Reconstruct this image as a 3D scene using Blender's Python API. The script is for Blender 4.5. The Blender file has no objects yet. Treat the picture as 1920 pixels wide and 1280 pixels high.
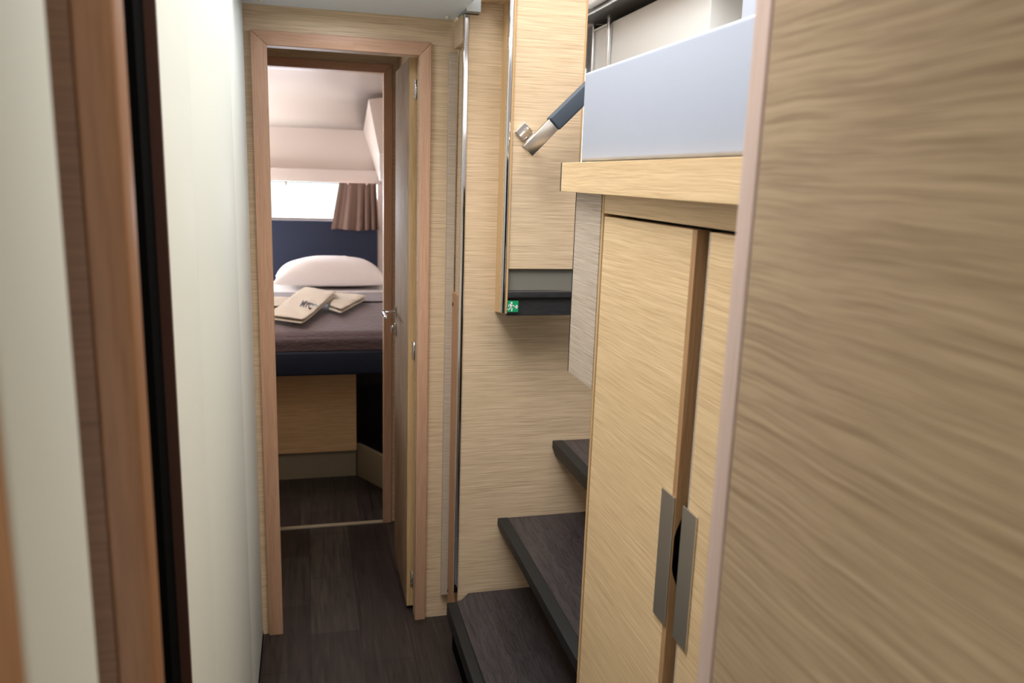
import bpy, bmesh, math, random
from mathutils import Vector, Matrix, noise as mnoise
C = bpy.context.scene.collection
sc = bpy.context.scene
random.seed(4)

# ------------------------------------------------------------------ camera
cam_d = bpy.data.cameras.new('camera'); cam = bpy.data.objects.new('camera', cam_d); C.objects.link(cam)
cam_d.sensor_width = 36.0; cam_d.lens = 28.035; cam_d.clip_start = 0.02
rt = Vector((0.96874, -0.24596, 0.03228)); up = Vector((0.01866, 0.20198, 0.97921)); fw = Vector((0.24736, 0.94800, -0.20026))
cam.matrix_world = Matrix(((rt.x, up.x, -fw.x, 0), (rt.y, up.y, -fw.y, 0), (rt.z, up.z, -fw.z, 1.45), (0, 0, 0, 1)))
cam_d.dof.use_dof = True; cam_d.dof.focus_distance = 1.9; cam_d.dof.aperture_fstop = 4.5
sc.camera = cam
# ------------------------------------------------------------------ world, daylight, exposure
w = bpy.data.worlds.new('world'); sc.world = w; w.use_nodes = True
bg = w.node_tree.nodes['Background']; bg.inputs[0].default_value = (0.90, 0.98, 1.0, 1); bg.inputs[1].default_value = 1.6
sc.view_settings.view_transform = 'Standard'; sc.view_settings.look = 'None'
sc.view_settings.gamma = 1.0; sc.view_settings.use_curve_mapping = False; sc.view_settings.exposure = 0.14
def area(name, loc, target, sx, sy, power, col):
    d = bpy.data.lights.new(name, 'AREA'); d.shape = 'RECTANGLE'; d.size = sx; d.size_y = sy; d.energy = power; d.color = col
    o = bpy.data.objects.new(name, d); C.objects.link(o); o.location = loc
    o.rotation_euler = (Vector(target) - Vector(loc)).to_track_quat('-Z', 'Y').to_euler(); return o
# assumed saloon daylight (starboard side, aft), no windows modelled, plus added overhead fill lamps
area('assumed_saloon_light_starboard', (2.85, 1.3, 2.45), (0.0, 1.5, 1.3), 2.2, 0.7, 12.88, (1.000, 0.923, 0.846))  # lamp for assumed starboard daylight, the saloon wall behind it is solid
area('assumed_saloon_light_aft', (1.2, -0.45, 2.5), (0.7, 2.2, 1.7), 1.6, 0.6, 4.08, (0.909, 0.955, 1.000))  # lamp for assumed daylight from aft, unseen, no window in that wall
area('roof_fill_light', (-0.15, 1.25, 2.90), (-0.05, 1.25, 0), 0.9, 1.1, 10.45, (1.000, 1.000, 0.944))  # added lamp over the corridor, no hatch seen
area('roof_fill_light_forward', (0.75, 2.2, 2.90), (0.75, 2.1, 0), 0.7, 0.7, 14.56, (0.933, 1.000, 0.933))  # second added overhead lamp, above the steps
area('sky_fill_light', (-1.2, 0.6, 4.8), (0.3, 1.6, 0.8), 2.2, 2.2, 191.68, (0.933, 0.933, 1.000))  # added high lamp, evens the light towards the floor
area('sky_fill_light_starboard', (1.4, 0.3, 4.8), (0.2, 1.6, 0.8), 2.2, 2.2, 112.12, (1.000, 0.900, 0.800))  # added high lamp on the starboard side
# added fill lamps for the corridor, their sources unseen
area('corridor_ceiling_fill', (0.10, 2.20, 1.885), (0.1, 2.1, 0), 0.10, 0.10, 1.00, (0.839, 0.903, 1.000))  # added fill, not a known fitting of the corridor
area('side_fill_light', (-0.175, -0.35, 0.95), (0.45, 0.15, 0.75), 0.5, 1.5, 0.43, (1.000, 1.000, 1.000))  # added fill from the left beside the camera, doorway invented for it
area('aft_fill_light', (0.12, -0.86, 0.55), (0.15, 2.0, 0.45), 0.4, 0.9, 0.68, (1.000, 1.000, 1.000))  # added low fill from behind the camera, no doorway there
# cabin: the hull window, plus two added fill lamps out of view
area('cabin_window_light', (0.0, 5.50, 1.25), (0.0, 4.2, 1.5), 0.9, 0.26, 14.49, (0.950, 0.880, 1.000))
area('cabin_side_fill_light', (-0.95, 5.0, 1.05), (0.4, 4.6, 1.7), 0.9, 0.4, 23.27, (1.000, 1.000, 0.980))  # added fill, the left cabin wall has no window
area('cabin_top_fill_light', (-0.42, 3.50, 1.90), (-0.1, 3.9, 0.4), 0.45, 0.45, 9.98, (1.000, 0.917, 0.917))  # added fill from above, no deck hatch seen

# ------------------------------------------------------------------ materials
def mat(name, col, rough=0.5, metal=0.0, **kw):
    m = bpy.data.materials.new(name); m.use_nodes = True; b = m.node_tree.nodes['Principled BSDF']
    b.inputs['Base Color'].default_value = (*col, 1); b.inputs['Roughness'].default_value = rough; b.inputs['Metallic'].default_value = metal
    for k, v in kw.items(): b.inputs[k].default_value = v
    return m
def srgb(r, g, b):
    f = lambda c: (c/255/12.92) if c/255 <= 0.04045 else ((c/255+0.055)/1.055)**2.4
    return (f(r), f(g), f(b))
def add_nodes(m): return m.node_tree.nodes, m.node_tree.links, m.node_tree.nodes['Principled BSDF']
def wood(name, light, dark, scale=(5, 5, 150), fine=(16, 16, 620), rough=0.5, contrast=1.0, wob=0.005, bump=0.05, spec=0.4):
    m = mat(name, light, rough); N, L, b = add_nodes(m)
    b.inputs['Specular IOR Level'].default_value = spec
    tc = N.new('ShaderNodeTexCoord')
    n0 = N.new('ShaderNodeTexNoise'); n0.inputs['Scale'].default_value = 9.0; n0.inputs['Detail'].default_value = 2
    L.new(tc.outputs['Object'], n0.inputs['Vector'])
    sub = N.new('ShaderNodeVectorMath'); sub.operation = 'SUBTRACT'; L.new(n0.outputs['Color'], sub.inputs[0]); sub.inputs[1].default_value = (0.5,)*3
    scl = N.new('ShaderNodeVectorMath'); scl.operation = 'SCALE'; L.new(sub.outputs[0], scl.inputs[0]); scl.inputs['Scale'].default_value = wob
    add = N.new('ShaderNodeVectorMath'); L.new(tc.outputs['Object'], add.inputs[0]); L.new(scl.outputs[0], add.inputs[1])
    def band(s, det, lo, hi):
        mp = N.new('ShaderNodeMapping'); mp.inputs['Scale'].default_value = s; L.new(add.outputs[0], mp.inputs['Vector'])
        n = N.new('ShaderNodeTexNoise'); n.inputs['Scale'].default_value = 1; n.inputs['Detail'].default_value = det; n.inputs['Roughness'].default_value = 0.6
        L.new(mp.outputs[0], n.inputs['Vector'])
        r = N.new('ShaderNodeMapRange'); r.inputs['From Min'].default_value = lo; r.inputs['From Max'].default_value = hi
        L.new(n.outputs[0], r.inputs['Value']); return r.outputs[0]
    a = band(scale, 4, 0.30, 0.70); f = band(fine, 3, 0.33, 0.60)
    big = band(tuple(v*0.12 for v in scale), 2, 0.3, 0.7)
    mu = N.new('ShaderNodeMath'); mu.operation = 'MULTIPLY'; L.new(a, mu.inputs[0]); mu.inputs[1].default_value = 0.42
    mv = N.new('ShaderNodeMath'); mv.operation = 'MULTIPLY_ADD'; L.new(f, mv.inputs[0]); mv.inputs[1].default_value = 0.48; L.new(mu.outputs[0], mv.inputs[2])
    mw = N.new('ShaderNodeMath'); mw.operation = 'MULTIPLY_ADD'; L.new(big, mw.inputs[0]); mw.inputs[1].default_value = 0.10; L.new(mv.outputs[0], mw.inputs[2])
    mix = N.new('ShaderNodeMix'); mix.data_type = 'RGBA'; L.new(mw.outputs[0], mix.inputs[0])
    d2 = tuple(l + (d-l)*contrast for l, d in zip(light, dark))
    mix.inputs[6].default_value = (*d2, 1); mix.inputs[7].default_value = (*light, 1)
    L.new(mix.outputs[2], b.inputs['Base Color'])
    bp = N.new('ShaderNodeBump'); bp.inputs['Strength'].default_value = bump; bp.inputs['Distance'].default_value = 0.001
    L.new(mw.outputs[0], bp.inputs['Height']); L.new(bp.outputs[0], b.inputs['Normal'])
    return m
def fabric(name, col, rough=0.8, scale=900, bump=0.15, var=0.06, dist=0.0006):
    m = mat(name, col, rough); N, L, b = add_nodes(m); b.inputs['Specular IOR Level'].default_value = 0.3
    tc = N.new('ShaderNodeTexCoord'); n = N.new('ShaderNodeTexNoise'); n.inputs['Scale'].default_value = scale; n.inputs['Detail'].default_value = 3
    L.new(tc.outputs['Object'], n.inputs['Vector'])
    mix = N.new('ShaderNodeMix'); mix.data_type = 'RGBA'; L.new(n.outputs[0], mix.inputs[0])
    mix.inputs[6].default_value = (*[c*(1-var*2) for c in col], 1); mix.inputs[7].default_value = (*[min(1, c*(1+var*2)) for c in col], 1)
    L.new(mix.outputs[2], b.inputs['Base Color'])
    bp = N.new('ShaderNodeBump'); bp.inputs['Strength'].default_value = bump; bp.inputs['Distance'].default_value = dist
    L.new(n.outputs[0], bp.inputs['Height']); L.new(bp.outputs[0], b.inputs['Normal']); return m
OL, OD = srgb(228, 202, 168), srgb(150, 122, 92)
M = {}
M['oak'] = wood('oak_veneer_horizontal', OL, OD, scale=(2.5, 2.5, 200), fine=(9, 9, 520), contrast=0.85)
M['oak_near'] = wood('oak_veneer_coarse', srgb(212, 184, 148), srgb(124, 96, 68), scale=(3, 3, 190), fine=(9, 9, 560), wob=0.009, contrast=0.9)
M['oak_door'] = wood('oak_veneer_cabinet', srgb(234, 204, 158), srgb(168, 132, 88), scale=(2.5, 2.5, 200), fine=(8, 8, 580), wob=0.007, contrast=0.8)
M['oak_pale_sheen'] = wood('oak_veneer_pale_sheen', srgb(206, 190, 170), srgb(140, 122, 104), scale=(2.5, 2.5, 200), fine=(9, 9, 520))  # paler, greyer oak: sheen and window light put into the colour
M['solid'] = wood('solid_wood_vertical', srgb(186, 142, 106), srgb(156, 112, 80), scale=(60, 60, 3), fine=(240, 240, 9), wob=0.01)
M['casing'] = wood('casing_wood_vertical', srgb(200, 160, 132), srgb(172, 130, 102), scale=(50, 50, 2), fine=(300, 300, 8), wob=0.01, rough=0.5)
M['casing_h'] = wood('casing_wood_horizontal', srgb(200, 160, 132), srgb(172, 130, 102), scale=(2, 50, 50), fine=(8, 300, 300), wob=0.01, rough=0.5)
M['leaf'] = wood('door_leaf_wood', srgb(190, 166, 140), srgb(140, 114, 90), scale=(50, 8, 3), fine=(300, 70, 9), rough=0.65, spec=0.2)
M['leaf_edge'] = wood('door_edge_lipping', srgb(206, 172, 124), srgb(170, 134, 90), scale=(70, 70, 2.5), fine=(300, 300, 9))
M['oak_warm'] = wood('oak_veneer_warm', srgb(244, 206, 156), srgb(190, 146, 100), scale=(2.5, 2.5, 170), fine=(9, 9, 480))
M['lip'] = wood('brown_lipping_wood', srgb(184, 144, 100), srgb(146, 106, 68), scale=(70, 70, 3), fine=(300, 300, 9))
M['post_shaded'] = wood('shaded_post_wood', srgb(164, 120, 86), srgb(136, 94, 64), scale=(60, 60, 3), fine=(240, 240, 9), wob=0.01)  # brown deepened to carry the shade on the left post
M['veneer_shaded'] = wood('shaded_veneer', srgb(146, 108, 80), srgb(104, 72, 52), scale=(3, 3, 190), fine=(9, 9, 560))  # veneer colour darkened in place of the shade on it
M['pinkish'] = wood('post_wood', srgb(220, 194, 180), srgb(198, 170, 154), scale=(50, 50, 2), fine=(240, 240, 8), rough=0.5)
M['darkstep'] = wood('dark_tread_wood', srgb(68, 60, 60), srgb(20, 17, 18), scale=(70, 3, 70), fine=(300, 8, 300), rough=0.42, wob=0.03)
M['darkstep_x'] = wood('dark_board_wood', srgb(58, 56, 56), srgb(24, 24, 26), scale=(5, 60, 150), fine=(16, 300, 500), rough=0.42, wob=0.04)
M['nosing'] = mat('black_tread_nosing', srgb(10, 11, 10), 0.55)
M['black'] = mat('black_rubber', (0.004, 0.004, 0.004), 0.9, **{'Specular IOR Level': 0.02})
M['dkbrown'] = mat('dark_brown_edge', srgb(70, 42, 32), 0.5)
M['chrome'] = mat('chrome', (0.78, 0.78, 0.79), 0.10, 1.0)
M['steel'] = mat('brushed_steel', (0.70, 0.67, 0.61), 0.33, 1.0)
M['cream'] = fabric('cream_vinyl', srgb(224, 228, 222), 0.68, 700, 0.12, 0.02)
M['white_leather'] = fabric('white_leather', srgb(170, 176, 189), 0.45, 900, 0.15, 0.015)
M['ceil'] = mat('ceiling_laminate', srgb(228, 242, 255), 0.4)
M['greyend'] = mat('grey_laminate', srgb(150, 152, 150), 0.5)
M['greykick'] = mat('grey_kickplate', srgb(118, 114, 104), 0.5)
M['hull'] = mat('cabin_gelcoat', srgb(224, 213, 206), 0.28)
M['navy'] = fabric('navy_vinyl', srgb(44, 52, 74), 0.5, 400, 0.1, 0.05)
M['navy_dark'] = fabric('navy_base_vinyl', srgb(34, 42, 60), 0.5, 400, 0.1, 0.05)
M['curtain'] = fabric('brown_curtain_cloth', srgb(128, 104, 94), 0.75, 1500, 0.2, 0.05)
M['pillow'] = fabric('white_pillow_cotton', srgb(238, 232, 230), 0.85, 60, 0.25, 0.01, 0.004)
M['sheet'] = fabric('white_sheet_cotton', srgb(240, 236, 236), 0.85, 200, 0.2, 0.01, 0.002)
M['towel'] = fabric('cream_towel_terry', srgb(222, 212, 196), 0.95, 700, 0.7, 0.05, 0.003)
M['green'] = mat('exit_green', srgb(10, 150, 92), 0.5)
M['white'] = mat('sign_white', (0.9, 0.9, 0.9), 0.5)
M['ink'] = mat('navy_thread', srgb(28, 32, 48), 0.8)
M['teal'] = mat('teal_thread', srgb(96, 160, 180), 0.8)
M['grip'] = fabric('dark_grey_leather', srgb(66, 74, 84), 0.5, 700, 0.3, 0.08)
M['tinted_metal'] = mat('reflection_tinted_metal', (0.62, 0.57, 0.50), 0.24, 1.0)  # beige tint stands in for the reflected saloon
M['locker'] = mat('white_laminate', srgb(222, 220, 214), 0.4)
M['frame_dark'] = mat('dark_frame', srgb(62, 60, 58), 0.4)
M['dim'] = mat('dark_void_and_edge', srgb(30, 24, 20), 0.7)  # also serves as painted shade in the void under the bed
M['cap'] = mat('cream_screw_cap', srgb(225, 218, 200), 0.4)
M['darkgrey'] = mat('dark_grey_fascia', srgb(104, 102, 98), 0.4)
M['beigeboard'] = mat('beige_laminate', srgb(150, 136, 112), 0.5)
def quilt():
    m = mat('quilted_bedspread', srgb(98, 83, 87), 0.75); N, L, b = add_nodes(m); b.inputs['Specular IOR Level'].default_value = 0.35
    b.inputs['Sheen Weight'].default_value = 0.25
    tc = N.new('ShaderNodeTexCoord'); v = N.new('ShaderNodeTexVoronoi'); v.inputs['Scale'].default_value = 1
    mp = N.new('ShaderNodeMapping'); mp.inputs['Scale'].default_value = (45, 75, 75); L.new(tc.outputs['Object'], mp.inputs['Vector']); L.new(mp.outputs[0], v.inputs['Vector'])
    bp = N.new('ShaderNodeBump'); bp.inputs['Strength'].default_value = 0.7; bp.inputs['Distance'].default_value = 0.004; bp.invert = True
    L.new(v.outputs['Distance'], bp.inputs['Height']); L.new(bp.outputs[0], b.inputs['Normal']); return m
M['quilt'] = quilt()
def planks():
    m = mat('dark_floor_planks', srgb(44, 36, 32), 0.42); N, L, b = add_nodes(m)
    tc = N.new('ShaderNodeTexCoord'); mp = N.new('ShaderNodeMapping'); mp.inputs['Rotation'].default_value = (0, 0, math.pi/2)
    mp.inputs['Location'].default_value = (-0.06, 0.05, 0)
    L.new(tc.outputs['Object'], mp.inputs['Vector'])
    br = N.new('ShaderNodeTexBrick'); br.inputs['Scale'].default_value = 1; br.inputs['Brick Width'].default_value = 0.37; br.inputs['Row Height'].default_value = 0.155
    br.inputs['Mortar Size'].default_value = 0.0016; br.inputs['Mortar Smooth'].default_value = 0.3
    br.inputs['Color1'].default_value = (*srgb(54, 46, 42), 1); br.inputs['Color2'].default_value = (*srgb(34, 26, 24), 1); br.inputs['Mortar'].default_value = (*srgb(14, 11, 10), 1)
    L.new(mp.outputs[0], br.inputs['Vector'])
    m2 = N.new('ShaderNodeMapping'); m2.inputs['Scale'].default_value = (95, 5, 50); L.new(tc.outputs['Object'], m2.inputs['Vector'])
    n = N.new('ShaderNodeTexNoise'); n.inputs['Scale'].default_value = 1; n.inputs['Detail'].default_value = 4; n.inputs['Distortion'].default_value = 0.8; L.new(m2.outputs[0], n.inputs['Vector'])
    r = N.new('ShaderNodeMapRange'); r.inputs['From Min'].default_value = 0.3; r.inputs['From Max'].default_value = 0.75; r.inputs['To Min'].default_value = 0.45; r.inputs['To Max'].default_value = 1.9
    L.new(n.outputs[0], r.inputs['Value'])
    mx = N.new('ShaderNodeVectorMath'); mx.operation = 'SCALE'; L.new(br.outputs['Color'], mx.inputs[0]); L.new(r.outputs[0], mx.inputs['Scale'])
    L.new(mx.outputs[0], b.inputs['Base Color']); return m
M['planks'] = planks()
def glass():
    m = bpy.data.materials.new('window_glass'); m.use_nodes = True; N = m.node_tree.nodes; L = m.node_tree.links
    N.remove(N['Principled BSDF']); out = N['Material Output']
    t = N.new('ShaderNodeBsdfTransparent'); t.inputs[0].default_value = (0.93, 0.98, 0.98, 1); g = N.new('ShaderNodeBsdfGlossy'); g.inputs['Roughness'].default_value = 0.02
    mx = N.new('ShaderNodeMixShader'); mx.inputs[0].default_value = 0.06; L.new(t.outputs[0], mx.inputs[1]); L.new(g.outputs[0], mx.inputs[2]); L.new(mx.outputs[0], out.inputs[0]); return m
M['glass'] = glass()

# ------------------------------------------------------------------ helpers
def bxm(bm, x0, x1, y0, y1, z0, z1):
    v = [bm.verts.new((x, y, z)) for z in (z0, z1) for y in (y0, y1) for x in (x0, x1)]
    for f in ((0, 2, 3, 1), (4, 5, 7, 6), (0, 1, 5, 4), (2, 6, 7, 3), (0, 4, 6, 2), (1, 3, 7, 5)): bm.faces.new([v[i] for i in f])
def prism(bm, pts, a, axis):
    """extrude closed 2D outline pts from a[0] to a[1] along axis"""
    def P(p, t):
        return {'x': (t, p[0], p[1]), 'y': (p[0], t, p[1]), 'z': (p[0], p[1], t)}[axis]
    A = [bm.verts.new(P(p, a[0])) for p in pts]; B = [bm.verts.new(P(p, a[1])) for p in pts]
    n = len(pts); bm.faces.new(A); bm.faces.new(B[::-1])
    for i in range(n): bm.faces.new((A[i], A[(i+1) % n], B[(i+1) % n], B[i]))
def cyl(bm, p, q, r, n=16, r2=None):
    p, q = Vector(p), Vector(q); d = (q-p).normalized(); s = d.orthogonal().normalized(); t = d.cross(s); r2 = r if r2 is None else r2
    A = [bm.verts.new(p + (s*math.cos(2*math.pi*i/n) + t*math.sin(2*math.pi*i/n))*r) for i in range(n)]
    B = [bm.verts.new(q + (s*math.cos(2*math.pi*i/n) + t*math.sin(2*math.pi*i/n))*r2) for i in range(n)]
    bm.faces.new(A[::-1]); bm.faces.new(B)
    for i in range(n): bm.faces.new((A[i], A[(i+1) % n], B[(i+1) % n], B[i]))
def wpos(o):
    p = Vector((0, 0, 0))
    while o: p += o.location; o = o.parent
    return p
def obj(name, bm, m, parent=None, bevel=0, seg=2, smooth=False, sub=0):
    bmesh.ops.recalc_face_normals(bm, faces=bm.faces[:])
    vs = [v.co for v in bm.verts]
    lo = Vector([min(v[i] for v in vs) for i in range(3)]); hi = Vector([max(v[i] for v in vs) for i in range(3)])
    org = Vector(((lo.x+hi.x)/2, (lo.y+hi.y)/2, lo.z))
    for v in bm.verts: v.co -= org
    me = bpy.data.meshes.new(name); bm.to_mesh(me); bm.free(); me.materials.append(m)
    o = bpy.data.objects.new(name, me); C.objects.link(o)
    if parent: o.parent = parent; o.location = org - wpos(parent)
    else: o.location = org
    if smooth:
        for p in me.polygons: p.use_smooth = True
    if bevel:
        b = o.modifiers.new('bevel', 'BEVEL'); b.width = bevel; b.segments = seg; b.limit_method = 'ANGLE'; b.angle_limit = math.radians(40)
        b.harden_normals = False
        if seg > 2:
            for p in me.polygons: p.use_smooth = True
    if sub:
        s = o.modifiers.new('sub', 'SUBSURF'); s.levels = sub; s.render_levels = sub
    return o
def box(name, d, m, parent=None, bevel=0.0008, seg=2):
    bm = bmesh.new(); bxm(bm, *d); return obj(name, bm, m, parent, bevel, seg)
def thing(name, label, cat, loc, group=None):
    o = bpy.data.objects.new(name, None); C.objects.link(o); o.location = loc; o.empty_display_size = 0.05
    return tag(o, label, cat, group)
def tag(o, label, cat, group=None):
    o['label'] = label; o['category'] = cat
    if group: o['group'] = group
    return o
def struct(o, label=None, cat=None):
    o['kind'] = 'structure'
    if label: o['label'] = label; o['category'] = cat
    return o

# ================================================================== setting: corridor
struct(box('floor', (-0.60, 1.30, -0.9, 3.20, -0.05, 0.0), M['planks'], bevel=0), 'dark brown wood-plank corridor floor in front of the stairs and doorway', 'floor')
# left wall: cream padded panels, seams as real grooves between strips
WL = -0.156
bm = bmesh.new()
for a, b_ in ((1.006, 1.252), (1.254, 1.952), (1.954, 2.404)): bxm(bm, WL-0.03, WL, a, b_, 0.022, 1.98)
bxm(bm, WL-0.05, WL-0.004, 1.006, 2.404, 0.0, 1.98)
wl = struct(obj('wall_left', bm, M['cream'], bevel=0.0015, seg=3), 'bright cream padded wall panel with vertical seams on the left of the corridor', 'wall')
box('edge_lipping', (WL-0.05, WL+0.0005, 0.998, 1.005, 0.0, 1.98), M['dkbrown'], wl)
struct(box('baseboard_left', (WL-0.003, WL+0.001, 1.01, 2.404, 0.0, 0.021), M['black'], bevel=0), 'thin black strip between the cream wall and the floor', 'baseboard')
# side doorway in the left wall (dark), its casing, and the near padded panel
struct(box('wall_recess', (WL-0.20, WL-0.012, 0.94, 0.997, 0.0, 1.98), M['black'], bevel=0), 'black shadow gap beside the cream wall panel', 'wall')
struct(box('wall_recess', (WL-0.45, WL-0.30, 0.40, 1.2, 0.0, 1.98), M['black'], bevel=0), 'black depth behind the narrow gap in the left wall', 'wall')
bm = bmesh.new(); bxm(bm, -0.1605, -0.1315, 0.662, 0.700, 0.0, 1.98)
struct(obj('trim_left', bm, M['post_shaded'], bevel=0.003, seg=3), 'solid wood door post on the left, its brown deepened for shade, nearest the black gap', 'trim')
struct(box('wall_left_veneer', (-0.215, -0.161, 0.664, 0.700, 0.0, 1.98), M['veneer_shaded']), 'horizontal-grain veneer strip beside the left door post, colour darkened for shade', 'wall')
struct(box('wall_recess', (-0.26, -0.2155, 0.574, 0.700, 0.0, 1.98), M['veneer_shaded']), 'shaded back of the recess between the near cream panel and the left post', 'wall')
bm = bmesh.new(); bxm(bm, WL-0.03, -0.150, 0.434, 0.573, 0.0, 1.98)
struct(obj('wall_left_near', bm, M['cream'], bevel=0.010, seg=5), 'out-of-focus cream padded panel at the far left edge', 'wall')
struct(box('trim_left_near', (WL-0.03, -0.150, 0.36, 0.433, 0.0, 1.98), M['solid'], bevel=0.002), 'brown wood strip at the lower left corner of the view', 'trim')
bm = bmesh.new(); bxm(bm, WL-0.03, -0.150, -0.9, -0.70, 0.0, 1.98); bxm(bm, WL-0.03, -0.150, 0.0, 0.359, 0.0, 1.98); bxm(bm, WL-0.03, -0.150, -0.6999, -0.0001, 1.85, 1.98)  # gap left in this wall for the added side lamp
struct(obj('wall_left_rear', bm, M['cream']), 'cream wall beside the camera, with an opening added for the side fill light', 'wall')
# door wall at y=2.42 with the opening
DY = 2.420
bm = bmesh.new()
bxm(bm, -0.30, -0.098, DY, DY+0.045, 0, 1.95); bxm(bm, 0.327, 0.44, DY, DY+0.045, 0, 1.95); bxm(bm, -0.0979, 0.3269, DY, DY+0.045, 1.788, 1.95)
struct(obj('wall_doorway', bm, M['oak'], bevel=0), 'oak veneer wall around the narrow cabin-passage doorway', 'wall')
tr = thing('trim_doorway', 'pinkish solid wood casing around the near doorway', 'door frame', (0.11, DY, 0)); tr['kind'] = 'structure'
def casing(par, xi0, xi1, xo0, xo1, zi, zo, y0, y1, mv, mh):
    bm = bmesh.new(); prism(bm, [(xo0, 0.0), (xi0, 0.0), (xi0, zi), (xo0, zo)], (y0, y1), 'y'); obj('side_casing', bm, mv, par, 0.0025, 3)
    bm = bmesh.new(); prism(bm, [(xi1, 0.0), (xo1, 0.0), (xo1, zo), (xi1, zi)], (y0, y1), 'y'); obj('side_casing', bm, mv, par, 0.0025, 3)
    bm = bmesh.new(); prism(bm, [(xi0, zi), (xi1, zi), (xo1, zo), (xo0, zo)], (y0, y1), 'y'); obj('head_casing', bm, mh, par, 0.0025, 3)
casing(tr, -0.0955, 0.3255, -0.1385, 0.3605, 1.787, 1.825, DY-0.014, DY-0.0002, M['casing'], M['casing_h'])
# open door leaf, hinged on the right, swung away
d1 = thing('door_1', 'narrow oak door standing open inside the near doorway', 'door', (0.32, 2.48, 0.012)); d1['kind'] = 'structure'
bm = bmesh.new(); bxm(bm, 0.3065, 0.3330, 2.4830, 2.868, 0.014, 1.795); obj('leaf', bm, M['leaf'], d1, 0.003, 3)
box('edge_lipping', (0.3068, 0.3328, 2.4795, 2.4828, 0.014, 1.795), M['leaf_edge'], d1, 0.0008)
def hinge(z):
    bm = bmesh.new(); bxm(bm, 0.3180, 0.3255, 2.4780, 2.4794, z-0.028, z+0.028)
    bxm(bm, 0.3262, 0.3318, 2.4780, 2.4794, z-0.028, z+0.028)
    h = obj('hinge', bm, M['chrome'], d1, 0)
    bm = bmesh.new(); cyl(bm, (0.3258, 2.4770, z-0.028), (0.3258, 2.4770, z+0.028), 0.0024, 12); obj('knuckle', bm, M['chrome'], h, smooth=True)
    for dz in (-0.018, 0.0, 0.018):
        bm = bmesh.new(); cyl(bm, (0.3217, 2.4781, z+dz), (0.3217, 2.4772, z+dz), 0.0022, 10); obj('screw', bm, M['steel'], h)
for z in (1.700, 0.904, 0.113): hinge(z)
bm = bmesh.new(); bxm(bm, 0.3025, 0.3064, 2.824, 2.850, 0.945, 0.990); hd = obj('handle', bm, M['chrome'], d1, 0.0015)
bm = bmesh.new(); cyl(bm, (0.3024, 2.838, 0.967), (0.262, 2.838, 0.967), 0.0058, 14); bxm(bm, 0.2555, 0.2680, 2.722, 2.846, 0.959, 0.974)
obj('lever', bm, M['chrome'], hd, 0.004, 3)
bm = bmesh.new(); bxm(bm, 0.3025, 0.3064, 2.826, 2.848, 0.880, 0.925); cyl(bm, (0.3024, 2.837, 0.910), (0.293, 2.837, 0.910), 0.008, 14); bxm(bm, 0.288, 0.2935, 2.831, 2.843, 0.893, 0.914)
obj('lock', bm, M['chrome'], d1, 0.001)
# passage beyond the first door, second door frame
struct(box('wall_passage_right', (0.352, 0.40, 2.466, 3.20, 0.0, 1.95), M['oak'], bevel=0), 'oak side wall of the small passage behind the open door', 'wall')
struct(box('wall_passage_left', (-0.30, -0.20, 2.466, 3.20, 0.0, 1.95), M['oak'], bevel=0), 'oak wall on the left of the small passage', 'wall')
bm = bmesh.new(); bxm(bm, -0.40, -0.142, 3.201, 3.245, 0, 2.0); bxm(bm, 0.297, 0.60, 3.201, 3.245, 0, 2.0); bxm(bm, -0.1419, 0.2969, 3.201, 3.245, 1.826, 2.0)
struct(obj('wall_cabin_front', bm, M['oak'], bevel=0), 'dim oak bulkhead holding the inner door frame', 'wall')
t2 = thing('trim_inner_doorway', 'dark solid wood casing around the inner doorway to the cabin', 'door frame', (0.08, 3.2, 0)); t2['kind'] = 'structure'
casing(t2, -0.140, 0.2955, -0.175, 0.329, 1.825, 1.857, 3.186, 3.2008, M['casing'], M['casing_h'])
struct(box('trim_threshold', (-0.138, 0.294, 3.187, 3.211, 0.0, 0.006), M['beigeboard'], bevel=0.001), 'thin metal threshold strip across the inner doorway', 'threshold')
# ceiling over the far end of the corridor
struct(box('ceiling', (-0.30, 0.428, 2.05, 3.20, 1.893, 1.945), M['ceil'], bevel=0.001), 'pale grey ceiling panel above the doorway', 'ceiling')
for x, y, l in ((-0.108, 2.36, 'cream screw cap under the left end of the ceiling panel'), (0.398, 2.37, 'cream screw cap under the right end of the ceiling panel')):
    bm = bmesh.new(); cyl(bm, (x, y, 1.893), (x, y, 1.887), 0.0065, 20, 0.005); cyl(bm, (x, y, 1.8869), (x, y, 1.8855), 0.003, 14)
    tag(obj('screw_cap', bm, M['cap'], smooth=False), l, 'screw cap', 'screw caps under the ceiling panel')
# camera-side enclosure
struct(box('ceiling_rear', (-0.19, 0.43, -0.9, 0.55, 1.98, 2.03), M['ceil'], bevel=0), 'ceiling over the rear of the corridor', 'ceiling')
struct(box('wall_rear', (-0.60, 0.43, -0.95, -0.901, 0, 2.9), M['cream'], bevel=0), 'cream wall at the rear of the corridor', 'wall')
# near right wall panel with its post
XN = 0.380
wr = struct(box('wall_right', (XN+0.0005, XN+0.05, -0.9, 0.632, 0.0, 1.98), M['oak_near'], bevel=0.0008), 'large oak panel with wavy horizontal grain filling the right side', 'wall')
box('end_post', (XN, XN+0.05, 0.636, 0.661, 0.0, 1.98), M['pinkish'], wr, 0.0015, 3)
box('shadow_groove', (XN+0.004, XN+0.05, 0.6322, 0.6358, 0.0, 1.98), M['dkbrown'], wr, 0)
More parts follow.
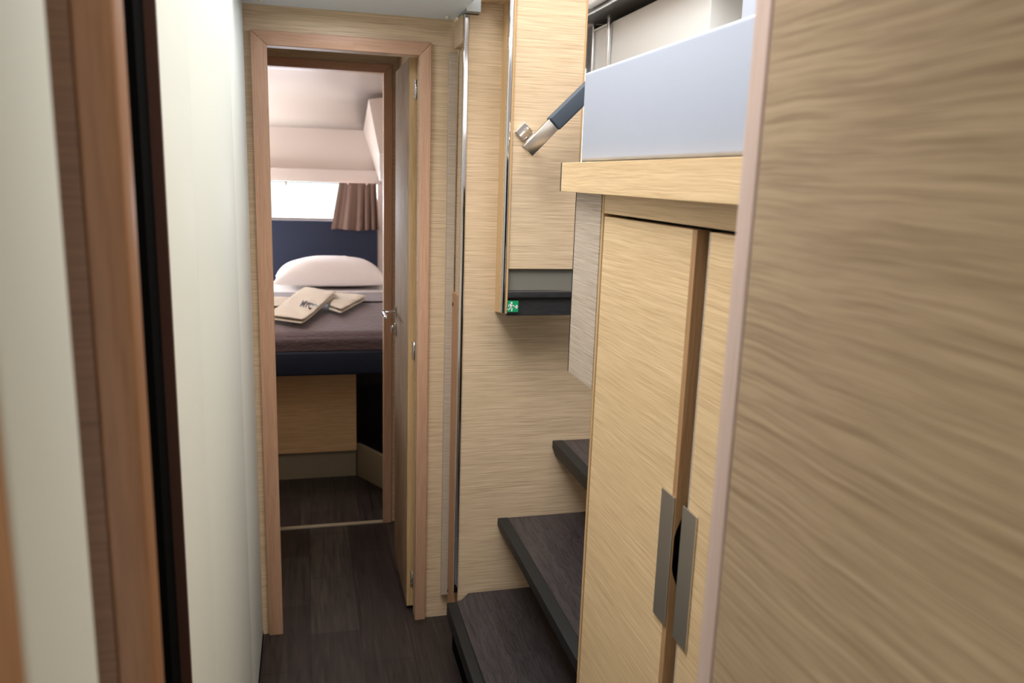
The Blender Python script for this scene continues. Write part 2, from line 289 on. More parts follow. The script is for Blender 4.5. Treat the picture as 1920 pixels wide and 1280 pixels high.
# ================================================================== stairwell
BY = 2.270
bm = bmesh.new(); prism(bm, [(0.442, 0.0), (1.40, 0.0), (1.40, 1.135), (0.748, 1.135), (0.748, 1.914), (0.5405, 1.914), (0.5405, 2.30), (0.4685, 2.30), (0.4685, 1.884), (0.442, 1.884)], (BY, BY+0.03), 'y')
struct(obj('wall_stairwell', bm, M['oak'], bevel=0.001), 'tall oak panel behind the steps', 'wall')
struct(box('wall_stairwell_side', (0.4405, 0.47, BY+0.031, 2.419, 0.0, 1.892), M['oak'], bevel=0), 'narrow side face between doorway wall and steps', 'wall')
bm = bmesh.new(); bxm(bm, 0.428, 0.4415, BY-0.004, BY+0.012, 0.165, 1.884)
tag(obj('corner_profile', bm, M['chrome'], bevel=0.002, seg=3), 'tall chrome corner profile on the left edge of the big stair panel', 'trim')
bm = bmesh.new(); bxm(bm, 0.412, 0.436, 2.402, 2.4195, 0.085, 1.80)
tag(obj('cover_strip', bm, M['oak_pale_sheen'], bevel=0.001), 'vertical oak cover strip right of the doorway, coloured paler and greyer for sheen', 'trim strip')
bm = bmesh.new(); prism(bm, [(2.290, 0.02), (2.4015, 0.02), (2.4015, 1.1035), (2.290, 1.1035)], (0.4325, 0.4402), 'x')
bs = tag(obj('side_board', bm, M['solid'], bevel=0.0008), 'half-height brown wood side board beside the first step', 'board')
for z in (1.065, 0.105):
    bm = bmesh.new(); cyl(bm, (0.4326, 2.392, z), (0.4318, 2.392, z), 0.0065, 14); obj('hole', bm, M['black'], bs)
box('trim_over_side', (0.424, 0.4402, 2.285, 2.4015, 1.810, 1.884), M['oak'], bevel=0.001)['kind'] = 'structure'
struct(box('ceiling_edge', (0.4285, 0.468, BY-0.03, BY+0.10, 1.886, 1.99), M['greyend'], bevel=0.001), 'small grey end piece where the ceiling meets the stair panel', 'ceiling')
struct(box('wall_stairwell_head', (0.469, 0.5395, 2.175, BY-0.0005, 1.915, 2.35), M['oak'], bevel=0.001), 'short oak lintel over the tall stair panel', 'wall')

# staircase: one thing, black-nosed dark treads on hidden riser panels
st = thing('staircase', 'dark wood companionway steps with black nosings rising to the right', 'stairs', (0.65, 1.90, 0))
Z = [0.160, 0.406, 0.652, 0.898, 1.137]; X0 = [0.399, 0.564, 0.733, 0.90, 1.07]
for i, (z, x0) in enumerate(zip(Z, X0)):
    x1 = x0 + 0.30
    y1 = 2.2685; y0 = 1.50
    if i == 0:
        pts = [(x0+0.031, y0), (x1+0.05, y0), (x1+0.05, y1), (0.476, y1), (x0+0.045, y1-0.040), (x0+0.031, y1-0.040)]
        bm = bmesh.new(); prism(bm, pts, (z-0.028, z), 'z'); t = obj('tread', bm, M['darkstep'], st, 0.001)
        bm = bmesh.new(); bxm(bm, x0, x0+0.0305, y0, 2.222, z-0.045, z+0.001); obj('nosing', bm, M['nosing'], t, 0.003, 3)
        box('riser', (x0+0.020, x0+0.034, y0, 2.2225, 0.0, z-0.0455), M['black'], st, 0)
    else:
        bm = bmesh.new(); bxm(bm, x0+0.0335, x1, y0, y1, z-0.028, z); t = obj('tread', bm, M['darkstep'], st, 0.001)
        bm = bmesh.new(); prism(bm, [(x0, z+0.001), (x0+0.033, z+0.001), (x0+0.033, z-0.028), (x0+0.022, z-0.048), (x0+0.010, z-0.048), (x0, z-0.022)], (y0, y1), 'y')
        obj('nosing', bm, M['nosing'], t, 0.0015, 2)
        if i > 0: box('riser', (x0+0.13, x0+0.145, y0, y1, Z[i-1]+0.0005, z-0.0285), M['solid'], st, 0)

# bulkhead unit above the steps: side face, chrome profile, front panel, recess, black board
bu = thing('bulkhead_unit', 'bright oak overhead unit beyond the steps with black board along its foot', 'cabinet', (0.64, 2.2, 1.065))
bm = bmesh.new(); prism(bm, [(2.190, 1.072), (2.2695, 1.062), (2.2695, 1.914), (2.190, 1.914)], (0.5365, 0.545), 'x'); obj('side_panel', bm, M['leaf_edge'], bu, 0.0006)
bm = bmesh.new(); bxm(bm, 0.5300, 0.5420, 2.1660, 2.1895, 1.073, 2.35); obj('corner_profile', bm, M['chrome'], bu, 0.004, 4)
box('edge_strip', (0.5425, 0.5485, 2.168, 2.1895, 1.073, 2.35), M['leaf_edge'], bu, 0.0006)
box('front_panel', (0.5490, 0.7440, 2.172, 2.200, 1.200, 2.35), M['oak'], bu, 0.0008)
box('end_strip', (0.7442, 0.7480, 2.170, 2.200, 1.200, 2.35), M['leaf_edge'], bu, 0.0004)
box('kickplate', (0.5490, 0.96, 2.1805, 2.190, 1.138, 1.199), M['greykick'], bu, 0)
bm = bmesh.new(); bxm(bm, 0.5490, 0.96, 2.1665, 2.1800, 1.1175, 1.1370); obj('board_nosing', bm, M['darkstep_x'], bu, 0.002, 3)
box('board', (0.5490, 0.96, 2.174, 2.195, 1.066, 1.1168), M['darkstep_x'], bu, 0.001)
# exit sign
sg = thing('exit_sign', 'small green running-man emergency exit sign on the black board', 'sign', (0.5625, 2.171, 1.08))
box('plate', (0.5475, 0.5785, 2.1600, 2.1612, 1.0790, 1.1110), M['green'], sg, 0)
def spoly(bm, pts):
    ox, oz, s = 0.5475, 1.0790, 0.0315
    prism(bm, [(ox+p[0]*s, oz+p[1]*s) for p in pts], (2.1595, 2.15995), 'y')
bm = bmesh.new()
spoly(bm, [(0.36+0.075*math.cos(a*math.pi/6), 0.84+0.075*math.sin(a*math.pi/6)) for a in range(12)])
def limb(bm, p, q, w=0.075):
    dx, dz = q[0]-p[0], q[1]-p[1]; l = math.hypot(dx, dz); nx, nz = -dz/l*w/2, dx/l*w/2; ex, ez = dx/l*w*.3, dz/l*w*.3
    spoly(bm, [(p[0]+nx-ex, p[1]+nz-ez), (p[0]-nx-ex, p[1]-nz-ez), (q[0]-nx+ex, q[1]-nz+ez), (q[0]+nx+ex, q[1]+nz+ez)])
limb(bm, (0.34, 0.72), (0.28, 0.44), 0.15)
limb(bm, (0.36, 0.71), (0.46, 0.56)); limb(bm, (0.46, 0.56), (0.57, 0.58)); limb(bm, (0.28, 0.71), (0.13, 0.66)); limb(bm, (0.13, 0.66), (0.08, 0.52))
limb(bm, (0.30, 0.46), (0.42, 0.32), 0.09); limb(bm, (0.42, 0.32), (0.38, 0.10), 0.085); limb(bm, (0.27, 0.44), (0.18, 0.27), 0.09); limb(bm, (0.18, 0.27), (0.02, 0.24), 0.08)
obj('runner_symbol', bm, M['white'], sg)
bm = bmesh.new(); limb(bm, (0.64, 0.47), (0.90, 0.47), 0.07); limb(bm, (0.80, 0.62), (0.93, 0.47), 0.075); limb(bm, (0.80, 0.32), (0.93, 0.47), 0.075); obj('arrow_symbol', bm, M['white'], sg)

# handrail on the bulkhead unit
hr = thing('handrail', 'sloping handrail with dark leather grip and polished metal end', 'handrail', (0.63, 2.12, 1.50))
def slantbox(bm, p, q, w, y0, y1, cut0=0.0, w2=None):
    p, q = Vector((p[0], 0, p[1])), Vector((q[0], 0, q[1])); d = (q-p).normalized(); n = Vector((-d.z, 0, d.x)); w2 = w2 or w
    a = [p + n*w/2 + d*cut0, p - n*w/2, q - n*w2/2, q + n*w2/2]
    prism(bm, [(v.x, v.z) for v in a], (y0, y1), 'y')
A_, B_, E_ = (0.5665, 1.521), (0.635, 1.592), (0.765, 1.721)
bm = bmesh.new(); slantbox(bm, A_, B_, 0.036, 2.070, 2.098); obj('metal_end', bm, M['tinted_metal'], hr, 0.002, 3)
bm = bmesh.new(); slantbox(bm, B_, E_, 0.041, 2.066, 2.102); obj('grip', bm, M['grip'], hr, 0.005, 4)
bm = bmesh.new(); cyl(bm, (0.595, 2.0985, 1.553), (0.595, 2.1715, 1.553), 0.007, 16); obj('standoff', bm, M['chrome'], hr, smooth=False)
bm = bmesh.new(); slantbox(bm, (0.566, 1.562), (0.592, 1.589), 0.034, 2.163, 2.1715); br = obj('wall_bracket', bm, M['chrome'], hr, 0.002, 2)
bm = bmesh.new(); cyl(bm, (0.583, 2.1628, 1.581), (0.583, 2.1612, 1.581), 0.005, 12); obj('screw', bm, M['steel'], br)

# ================================================================== wardrobe cabinet on the right
XC = 0.560
cb = thing('wardrobe_cabinet', 'two-door oak cabinet with slim steel pull plates under the oak ledge', 'cabinet', (0.75, 1.25, 0))
box('carcass', (XC+0.050, 0.98, 0.50, 1.484, 0.0, 1.424), M['dim'], cb, 0)
box('top_rail', (XC+0.0008, XC+0.0495, 0.50, 1.4745, 1.3895, 1.4255), M['oak_door'], cb, 0.0005)
bm = bmesh.new(); bxm(bm, XC, XC+0.0495, 1.4755, 1.4845, 0.0, 1.4255); obj('stile', bm, M['leaf_edge'], cb, 0.0008)
box('end_edge', (XC+0.002, XC+0.0275, 1.4850, 1.4895, 0.0, 1.026), M['black'], cb, 0)
bm = bmesh.new(); bxm(bm, XC, XC+0.018, 1.4900, 1.6420, 1.032, 1.4255); obj('side_panel', bm, M['oak_pale_sheen'], cb, 0.0006)
bm = bmesh.new(); bxm(bm, XC+0.0005, XC+0.018, 1.6425, 1.6475, 1.032, 1.4255); obj('side_edge', bm, M['black'], cb, 0)
# far door
dr = None
# door edge lipping with the finger scoop cut from behind
zc, hw, fx, bx_ = 0.868, 0.105, XC+0.0008, XC+0.0235
pts = [(fx, 0.05), (fx, 1.3835), (bx_, 1.3835)]
for k in range(17):
    t = 1 - 2*k/16; z = zc + hw*t; dpt = min(1.0, 1.25*(math.cos(math.pi*t)+1)/2)
    pts.append((bx_ - (bx_-fx-0.0015)*dpt, z))
pts.append((bx_, 0.05))
bm = bmesh.new(); prism(bm, [(max(p[0], XC+0.0015), p[1]) for p in pts], (1.0990, 1.1300), 'y'); bxm(bm, XC+0.0015, XC+0.0235, 1.1300, 1.4715, 0.05, 1.3835)
dr = obj('door', bm, M['oak_door'], cb, 0)
bm = bmesh.new(); prism(bm, pts, (1.0845, 1.0988), 'y'); obj('edge_lipping', bm, M['lip'], dr, 0)
def pull(y0, y1, z0, z1, par):
    bm = bmesh.new(); bxm(bm, XC-0.0022, XC+0.0004, y0, y1, z0, z1); return obj('handle', bm, M['steel'], par, 0.0006, 2)
pull(1.0862, 1.1325, 0.7375, 0.9620, dr)
bm = bmesh.new(); bxm(bm, XC+0.0015, XC+0.0235, 0.60, 1.0430, 0.05, 1.3835); dr2 = obj('door', bm, M['oak_door'], cb, 0.0006)
box('edge_lipping', (XC+0.0015, XC+0.0235, 1.0432, 1.0475, 0.05, 1.3835), M['oak_pale_sheen'], dr2, 0.0004)
pull(1.0110, 1.0560, 0.7375, 0.9620, dr2)
# oak ledge above
XL = 0.532
lg = thing('ledge', 'thick oak ledge below the white cushion', 'ledge', (0.7, 1.1, 1.426))
bm = bmesh.new(); bxm(bm, XL, 0.98, 0.50, 1.6660, 1.4260, 1.4860); obj('board', bm, M['oak_door'], lg, 0.001)
box('end_cap', (XL+0.0005, 0.98, 1.6662, 1.6740, 1.4262, 1.4865), M['dim'], lg, 0.0004)
# white cushion on the ledge
cu = thing('seat_cushion', 'long white leather cushion standing on the oak ledge', 'cushion', (0.58, 1.1, 1.487))
bm = bmesh.new(); bxm(bm, 0.547, 0.640, 0.50, 1.590, 1.4885, 1.6620); obj('padding', bm, M['white_leather'], cu, 0.007, 5)
bm = bmesh.new()
for k in range(150):
    y = 0.56 + k*0.0067; bxm(bm, 0.5555, 0.5568, y, y+0.0042, 1.6618, 1.6630)
obj('stitching', bm, M['white'], cu, 0)['kind'] = 'stuff'

# ================================================================== saloon beyond
struct(box('floor_saloon', (1.13, 3.0, 1.52, 3.6, 1.09, 1.136), M['planks'], bevel=0), 'dark saloon floor above the steps', 'floor')
struct(box('floor_saloon', (0.96, 3.0, -0.9, 1.49, 1.09, 1.136), M['planks'], bevel=0), 'dark saloon floor beside the cabinet', 'floor')
struct(box('floor_saloon', (0.545, 1.12, 2.32, 3.6, 1.09, 1.136), M['planks'], bevel=0), 'dark saloon floor beyond the steps', 'floor')
fr = thing('saloon_locker', 'pale saloon locker with dark grey top band and chrome edging, top right', 'locker', (1.25, 2.9, 1.137))
box('body', (1.20, 1.60, 2.35, 3.390, 1.137, 2.075), M['locker'], fr, 0.004, 3)
box('door_frame', (1.20, 1.60, 3.392, 3.47, 1.137, 2.10), M['frame_dark'], fr, 0.001)
box('top_band', (1.12, 1.62, 2.05, 3.45, 2.112, 2.40), M['darkgrey'], fr, 0.004)
bm = bmesh.new(); bxm(bm, 1.112, 1.120, 2.05, 3.39, 2.100, 2.1065); obj('top_rail', bm, M['chrome'], fr, 0.002)
bm = bmesh.new(); bxm(bm, 1.188, 1.199, 3.368, 3.378, 1.137, 2.100); obj('post', bm, M['chrome'], fr, 0.003, 3)
bm = bmesh.new(); bxm(bm, 1.184, 1.199, 3.172, 3.196, 1.137, 2.100); obj('post', bm, M['chrome'], fr, 0.004, 3)
bm = bmesh.new(); bxm(bm, 1.190, 1.196, 3.197, 3.367, 2.068, 2.074); obj('cross_bar', bm, M['steel'], fr, 0.001)
lp = thing('saloon_fitting', 'white rounded fitting at the top edge beside the oak unit', 'fitting', (1.1, 3.2, 2.13))
bm = bmesh.new(); bxm(bm, 1.085, 1.1185, 3.00, 3.20, 2.118, 2.20); obj('body', bm, M['white'], lp, 0.008, 4)
sb = thing('upright_cushion', 'white upright backrest behind the long cushion, at the near end', 'backrest', (1.1, 1.9, 1.137))
bm = bmesh.new(); bxm(bm, 1.13, 1.20, 1.60, 2.040, 1.137, 2.08); obj('padding', bm, M['white_leather'], sb, 0.012, 4)
struct(box('wall_saloon_far', (-0.8, 3.0, 3.6, 3.65, 1.95, 2.95), M['hull'], bevel=0), 'pale saloon wall', 'wall')
struct(box('wall_saloon_right', (3.0, 3.05, -0.9, 3.6, 1.10, 2.95), M['hull'], bevel=0), 'pale saloon wall', 'wall')
struct(box('wall_saloon_left', (-0.85, -0.80, -0.9, 3.6, 1.95, 2.95), M['hull'], bevel=0), 'pale saloon wall', 'wall')
struct(box('wall_saloon_rear', (0.43, 3.0, -0.95, -0.901, 0.0, 2.95), M['hull'], bevel=0), 'pale saloon wall', 'wall')
bm = bmesh.new()  # headliner with an added opening that lets the overhead fill lamps in
bxm(bm, -0.85, 3.05, -0.95, 0.0, 2.95, 3.0); bxm(bm, -0.85, 3.05, 2.3, 3.65, 2.95, 3.0); bxm(bm, -0.85, -0.75, 0.0001, 2.2999, 2.95, 3.0); bxm(bm, 1.15, 3.05, 0.0001, 2.2999, 2.95, 3.0)
struct(obj('ceiling_saloon', bm, M['hull']), 'pale saloon headliner around the added roof opening', 'ceiling')
struct(box('wall_side_deck', (-0.80, -0.19, -0.9, 3.2, 1.95, 1.98), M['hull'], bevel=0), 'pale shelf above the left corridor wall', 'wall')
struct(box('ceiling_passage_top', (-0.19, 0.46, 2.47, 3.6, 1.95, 1.98), M['hull'], bevel=0), 'pale shelf over the passage', 'ceiling')

# ================================================================== cabin
struct(box('floor_cabin', (-1.0, 1.0, 3.2005, 5.45, -0.05, 0.0), M['planks'], bevel=0), 'dark wood floor inside the cabin in front of the bed', 'floor')
YB = 5.350
bm = bmesh.new()  # far wall with window opening x -0.5..0.47, z 1.15..1.385
bxm(bm, -1.0, 0.80, YB, YB+0.05, 0.0, 1.150); bxm(bm, -1.0, 0.80, YB, YB+0.05, 1.386, 1.95); bxm(bm, -1.0, -0.50, YB, YB+0.05, 1.1501, 1.3859); bxm(bm, 0.455, 0.80, YB, YB+0.05, 1.1501, 1.3859)
struct(obj('wall_cabin_far', bm, M['hull'], bevel=0), 'pale cabin wall above the headboard window', 'wall')
wn = thing('window_1', 'bright overexposed hull window above the bed', 'window', (-0.02, YB, 1.15)); wn['kind'] = 'structure'
box('glass', (-0.50, 0.4548, YB+0.030, YB+0.034, 1.1502, 1.3858), M['glass'], wn, 0)
bm = bmesh.new(); bxm(bm, -0.5, 0.4548, YB+0.0005, YB+0.028, 1.1503, 1.1580); bxm(bm, -0.5, 0.4548, YB+0.0005, YB+0.028, 1.3800, 1.3857); obj('frame', bm, M['darkgrey'], wn, 0)
bm = bmesh.new(); bxm(bm, -0.128, -0.110, YB+0.012, YB+0.028, 1.345, 1.3798); bxm(bm, -0.124, -0.114, YB+0.006, YB+0.012, 1.325, 1.36); obj('catch', bm, M['steel'], wn, 0.002)
vl = struct(box('trim_valance', (-1.0, 0.470, YB-0.050, YB-0.0005, 1.386, 1.470), M['hull'], bevel=0.006, seg=3), 'pale valance strip above the cabin window', 'valance')
# coved cabin ceiling
prof = [(3.246, 1.93), (4.2, 1.925), (4.65, 1.905), (4.95, 1.870), (5.15, 1.825), (5.28, 1.775), (5.349, 1.720)]
bm = bmesh.new(); n = len(prof)
prism(bm, prof + [(5.349, 2.0), (3.246, 2.0)], (-1.0, 0.8), 'x')
o = struct(obj('ceiling_cabin', bm, M['hull']), 'pale coved cabin ceiling catching window light', 'ceiling')
for p in o.data.polygons: p.use_smooth = abs(p.normal.x) < 0.5 and p.normal.z < -0.2
bm = bmesh.new(); cyl(bm, (-0.11, 4.02, 1.9255), (-0.11, 4.02, 1.921), 0.012, 20, 0.009)
tag(obj('ceiling_stud', bm, M['cap']), 'tiny round stud on the cabin ceiling', 'stud')
bm = bmesh.new()  # inclined hull side rib, right
q = [(0.365, 5.349, 1.722), (0.468, 5.349, 1.386), (0.412, 4.72, 1.56), (0.352, 4.72, 1.86)]
v = [bm.verts.new(p) for p in q] + [bm.verts.new((p[0]+0.12, p[1], p[2]+0.02)) for p in q]
for f in ((0, 1, 2, 3), (7, 6, 5, 4), (0, 4, 5, 1), (1, 5, 6, 2), (2, 6, 7, 3), (3, 7, 4, 0)): bm.faces.new([v[i] for i in f])
struct(obj('wall_cabin_rib', bm, M['hull'], bevel=0.004, seg=3), 'pale sloping hull rib at the right of the cabin', 'wall')
struct(box('wall_cabin_right', (0.80, 0.85, 3.25, 5.40, 0.0, 1.95), M['hull'], bevel=0), 'pale cabin side wall', 'wall')
struct(box('wall_cabin_left', (-1.05, -1.0, 3.2, 5.40, 0.0, 1.95), M['hull'], bevel=0), 'pale cabin side wall', 'wall')
struct(box('wall_cabin_left_front', (-1.0, -0.401, 3.2005, 3.245, 0.0, 1.99), M['oak'], bevel=0), 'oak bulkhead at the left of the cabin', 'wall')
struct(box('wall_cabin_right_front', (0.601, 0.80, 3.2005, 3.245, 0.0, 1.99), M['oak'], bevel=0), 'oak bulkhead at the right of the cabin', 'wall')
# headboard
bm = bmesh.new(); bxm(bm, -0.98, 0.4535, YB-0.030, YB-0.0003, 0.60, 1.143)
tag(obj('headboard', bm, M['navy'], bevel=0.010, seg=4), 'navy padded headboard panel under the cabin window', 'headboard')
# bed
bd = thing('bed', 'raised cabin bed with navy base and oak front panel', 'bed', (-0.1, 4.4, 0))
def rounded_slab(x0, x1, y0, y1, r, z0, z1, lean=0.0):
    pts = [(x0, y1), (x0, y0)]
    for k in range(9):
        a = math.pi/2*k/8; pts.append((x1 - r + r*math.sin(a), y0 + r - r*math.cos(a)))
    pts.append((x1, y1)); bm = bmesh.new(); prism(bm, pts, (z0, z1), 'z'); return bm
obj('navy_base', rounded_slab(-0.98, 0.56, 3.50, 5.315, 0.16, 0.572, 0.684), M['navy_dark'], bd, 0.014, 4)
box('front_panel', (-0.98, 0.2165, 3.740, 3.760, 0.137, 0.5715), M['oak_warm'], bd, 0.001)
box('plinth', (-0.98, 0.2145, 3.762, 3.79, 0.0, 0.50), M['beigeboard'], bd, 0)
box('underbed_shade_sheet', (0.2175, 0.79, 4.40, 4.42, 0.0, 0.57), M['dim'], bd, 0)  # dark sheet standing in for the shade under the bed
box('crossbar', (0.2180, 0.79, 3.80, 3.83, 0.45, 0.5715), M['dim'], bd, 0)
bm = bmesh.new(); q0, q1 = Vector((0.2185, 3.762)), Vector((0.372, 3.470)); nrm = Vector((0.0166, 0.0087))
prism(bm, [tuple(q0), tuple(q1), tuple(q1+nrm), tuple(q0+nrm)], (0.0, 0.165), 'z')
tag(obj('step_board', bm, M['beigeboard'], bevel=0.003, seg=3), 'low angled board on the cabin floor beside the bed front', 'board')
# mattress with sheet and bedspread
obj('mattress', rounded_slab(-0.97, 0.555, 3.520, 5.310, 0.16, 0.6845, 0.742), M['sheet'], bd, 0.02, 4)
def zc_top(x, y): return 0.004*mnoise.noise(Vector((x*6, y*5, 0.3)))
def cloth_over(name, x0, x1, y0, y1, ztop, zdrop, m, label, cat, nx=90, ny=120, wav=0.004, yfar=None, off=0.0, th=0.004):
    bm = bmesh.new(); R = 0.05; rows = []
    prof = []
    if zdrop is not None:
        for k in range(8): prof.append((y0, zdrop + (ztop-R-zdrop)*k/8))
        for k in range(9):
            a = math.pi/2*k/8; prof.append((y0+R-R*math.cos(a), ztop-R+R*math.sin(a)))
        ys = y0+R
    else: ys = y0
    for k in range(1, ny+1): prof.append((ys + (y1-ys)*k/ny, ztop))
    for (y, z) in prof:
        row = []
        for i in range(nx+1):
            x = x0 + (x1-x0)*i/nx
            rr = max(0.0, x - (x1-0.16)); yo = 0.16 - math.sqrt(max(0.0, 0.16**2 - rr**2)) if (rr > 0 and zdrop is not None) else 0
            fade = max(0.0, 1 - (y-y0)/0.5) if zdrop is not None else 0
            nz = wav*mnoise.noise(Vector((x*5, y*4, 1.7))) + wav*0.5*mnoise.noise(Vector((x*13, y*9, 4.1)))
            dome = -0.015*max(0.0, 1-(y-y0)/0.35)**2 if zdrop is not None else 0
            zz = z + nz + (dome if z > ztop-R*0.5 else 0)
            row.append(bm.verts.new((x, y + yo*fade + 0.4*nz*(1 if z < ztop-R else 0), zz)))
        rows.append(row)
    for a, b_ in zip(rows, rows[1:]):
        for i in range(nx): bm.faces.new((a[i], a[i+1], b_[i+1], b_[i]))
    o = obj(name, bm, m, smooth=True); s = o.modifiers.new('thick', 'SOLIDIFY'); s.thickness = th; s.offset = 1
    return tag(o, label, cat)
cloth_over('bed_sheet', -0.96, 0.55, 4.45, 5.30, 0.7545, None, M['sheet'], 'white bed sheet showing between pillow and bedspread', 'sheet', 60, 50, 0.002)
cloth_over('bedspread', -0.972, 0.558, 3.508, 4.62, 0.770, 0.682, M['quilt'], 'taupe quilted bedspread over the cabin bed', 'bedspread')
cloth_over('folded_throw', -0.965, 0.552, 4.27, 4.62, 0.778, None, M['quilt'], 'doubled-back band of the taupe cover nearest the pillow', 'bed cover', 60, 40, 0.003)
# pillow
bm = bmesh.new(); nu, nv = 64, 32; rings = []
cx, cy, pw, pd, ph = 0.140, 5.02, 0.335, 0.20, 0.185
def sgn(v, e): return math.copysign(abs(v)**e, v)
for s_ in (1, -1):
    grid = []
    for j in range(nv+1):
        row = []
        for i in range(nu+1):
            u = -1 + 2*i/nu; vv = -1 + 2*j/nv
            pinch = 1 - 0.06*(1-u*u)*abs(vv)**3; pinchx = 1 - 0.05*(1-vv*vv)*abs(u)**3
            h = (max(0, 1-abs(u)**2.6)*max(0, 1-abs(vv)**2.6))**0.5
            x = cx + pw*u*pinchx; y = cy + pd*vv*pinch
            wr_ = 0.006*mnoise.noise(Vector((u*3.5, vv*2+s_, 0.5)))*h + 0.004*math.exp(-((u-0.28+0.12*vv)/0.03)**2)*h
            z = 0.772 + (0.028 if s_ < 0 else 0.028)*(1) + (ph*0.80*h + wr_ if s_ > 0 else -0.026*h)
            y += -0.03*h*(1 if s_ > 0 else 0)
            row.append(bm.verts.new((x, y, z)))
        grid.append(row)
    for j in range(nv):
        for i in range(nu):
            f = (grid[j][i], grid[j][i+1], grid[j+1][i+1], grid[j+1][i]); bm.faces.new(f if s_ > 0 else f[::-1])
bmesh.ops.remove_doubles(bm, verts=bm.verts[:], dist=0.0005)
tag(obj('pillow', bm, M['pillow'], smooth=True), 'plump white pillow against the navy headboard', 'pillow')
# towels: folded cloths
def towel(name, quad, z0, th, label, seed, layers=2, lift=0.0):
    """folded cloth: quad of 4 xy corners, stacked rounded layers"""
    t = bmesh.new(); nn = 22
    Q = [Vector(p) for p in quad]
    for l in range(layers):
        zb = z0 + th*l/layers; t_h = th/layers*0.96; sh = 1 - 0.03*l
        cen = sum(Q, Vector((0, 0)))/4
        q = [cen + (p-cen)*sh + Vector((0.004*l, 0.003*l)) for p in Q]
        grids = []
        for s_ in (1, -1):
            g = []
            for j in range(nn+1):
                row = []
                for i in range(nn+1):
                    a, b_ = i/nn, j/nn
                    p = (q[0]*(1-a)+q[1]*a)*(1-b_) + (q[3]*(1-a)+q[2]*a)*b_
                    e = min(1, min(a, 1-a, b_, 1-b_)*4.5); h = math.sqrt(max(0, 1-(1-e)**2))*(0.86+0.14*math.sin(a*5+seed+l)*math.cos(b_*4+l))
                    z = zb + lift*(3*b_*b_-2*b_**3 if b_ < 1 else 1) + t_h/2 + s_*h*t_h/2 + (0.010*mnoise.noise(Vector((p.x*14+seed, p.y*9, l))) if s_ > 0 else 0)*h
                    row.append(t.verts.new((p.x + 0.003*mnoise.noise(Vector((a*5, b_*5, seed))), p.y, z)))
                g.append(row)
            for j in range(nn):
                for i in range(nn): t.faces.new((g[j][i], g[j][i+1], g[j+1][i+1], g[j+1][i]) if s_ > 0 else (g[j+1][i], g[j+1][i+1], g[j][i+1], g[j][i]))
    bmesh.ops.remove_doubles(t, verts=t.verts[:], dist=0.0003)
    return tag(obj(name, t, M['towel'], smooth=True), label, 'towel', 'folded towels on the bed')
tw = towel('folded_towel', [(-0.195, 3.72), (-0.024, 3.575), (0.150, 4.18), (-0.012, 4.40)], 0.786, 0.030, 'front cream folded towel with embroidered letters', 1.0, 2, 0.038)
towel('folded_towel', [(0.100, 3.93), (0.150, 3.82), (0.312, 4.27), (0.10, 4.42)], 0.788, 0.034, 'right-hand plain folded towel partly behind the embroidered one', 5.0, 2)
towel('folded_towel', [(-0.27, 3.98), (-0.135, 3.98), (-0.06, 4.26), (-0.20, 4.32)], 0.788, 0.024, 'plain folded towel at the left behind the embroidered one', 9.0, 2)
cv = bpy.data.curves.new('embroidery', 'FONT'); cv.body = 'MYC'; cv.size = 0.085; cv.extrude = 0.0008; cv.shear = 0.3; cv.offset = 0.0008
to = bpy.data.objects.new('embroidery', cv); C.objects.link(to); bpy.context.view_layer.update()
me = bpy.data.meshes.new_from_object(to.evaluated_get(bpy.context.evaluated_depsgraph_get())); C.objects.unlink(to); bpy.data.objects.remove(to)
xs = [v.co.x for v in me.vertices]; ys = [v.co.y for v in me.vertices]; tx0, tw_, ty0, th_ = min(xs), max(xs)-min(xs), min(ys), max(ys)-min(ys)
for v in me.vertices:  # lettering runs obliquely over the towel
    a, b_ = (v.co.x-tx0)/tw_, (v.co.y-ty0)/th_; v.co = Vector((-0.036 + 0.054*a + 0.010*b_, 3.850 - 0.085*a + 0.125*b_, v.co.z))
me.materials.clear(); me.materials.append(M['ink']); eo = bpy.data.objects.new('embroidery', me); C.objects.link(eo); eo.parent = tw
eo.location = -tw.location
from mathutils.bvhtree import BVHTree
TB = BVHTree.FromPolygons([v.co + tw.location for v in tw.data.vertices], [p.vertices[:] for p in tw.data.polygons])
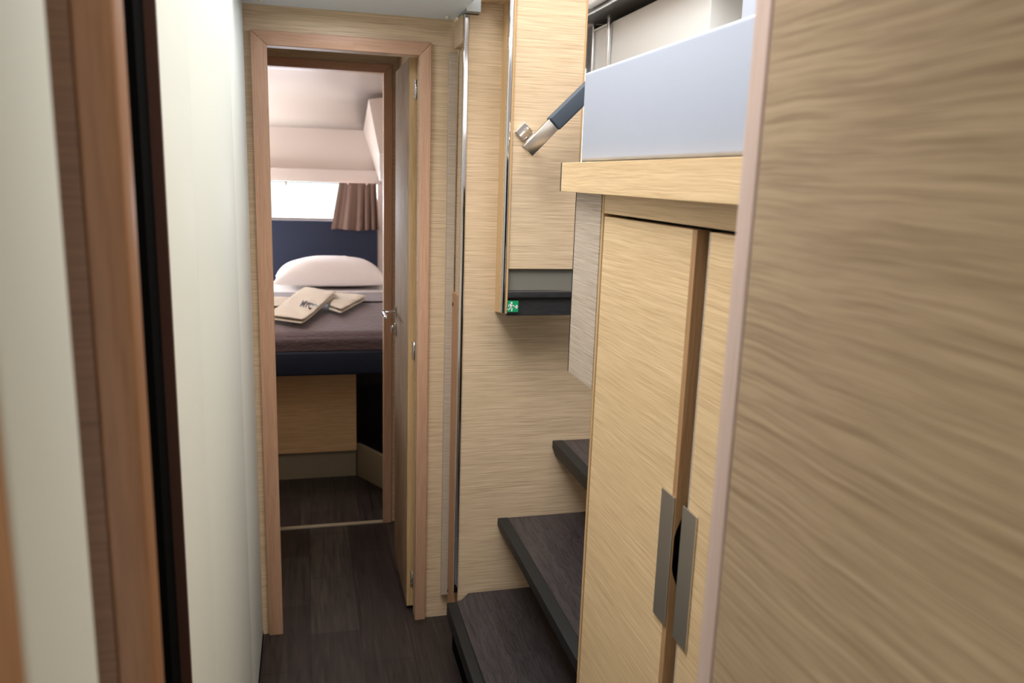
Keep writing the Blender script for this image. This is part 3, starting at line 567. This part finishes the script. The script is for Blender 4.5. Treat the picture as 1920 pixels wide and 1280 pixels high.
def drape(o, h):
    Mx = Matrix.Translation(tw.location + o.location) @ o.rotation_euler.to_matrix().to_4x4(); Mi = Mx.inverted(); z0 = min(v.co.z for v in o.data.vertices)
    for v in o.data.vertices:
        p = Mx @ v.co; hit = TB.ray_cast(Vector((p.x, p.y, 1.2)), Vector((0, 0, -1)))[0]
        if hit: v.co = Mi @ Vector((p.x, p.y, hit.z + h + (v.co.z - z0)))
drape(eo, 0.0015)
bm = bmesh.new()
for k in range(16):
    t0, t1 = k/16, (k+1)/16
    f = lambda t: Vector((0.022 + 0.026*t, 3.845 - 0.020*t + 0.045*math.sin(t*math.pi), 0))
    a, b_ = f(t0), f(t1); wd0, wd1 = 0.010*math.sin(math.pi*(0.05+0.9*t0)), 0.010*math.sin(math.pi*(0.05+0.9*t1))
    prism(bm, [(a.x, a.y-wd0), (b_.x, b_.y-wd1), (b_.x, b_.y+wd1), (a.x, a.y+wd0)], (0.8095, 0.8115), 'z')
drape(obj('swoosh', bm, M['teal'], tw), 0.001)
# curtain
bm = bmesh.new(); nu, nv = 120, 16; rows = []
for j in range(nv+1):
    t = j/nv; row = []
    xl = 0.205 - 0.055*t; xr = 0.445 + 0.016*t
    for i in range(nu+1):
        u = i/nu; fold = math.sin(2*math.pi*(4.6*u**1.9)+0.6) + 0.25*math.sin(2*math.pi*7.7*u+1.0)
        dep = 0.006 + 0.012*t
        row.append(bm.verts.new((xl+(xr-xl)*u + 0.004*math.cos(2*math.pi*4.6*u**1.9), YB-0.072 - 0.01*t + dep*fold*(0.35+0.65*u), 1.388 - 0.297*t + 0.004*math.sin(u*9)*t)))
    rows.append(row)
for a, b_ in zip(rows, rows[1:]):
    for i in range(nu): bm.faces.new((a[i], a[i+1], b_[i+1], b_[i]))
ct = obj('curtain', bm, M['curtain'], smooth=True); s = ct.modifiers.new('thick', 'SOLIDIFY'); s.thickness = 0.0015
tag(ct, 'short taupe brown curtain gathered at the right of the cabin window', 'curtain')
for x in (0.262, 0.380):
    bm = bmesh.new(); cyl(bm, (x, YB-0.094, 1.389), (x, YB-0.094, 1.379), 0.004, 10); obj('hook', bm, M['white'], ct)
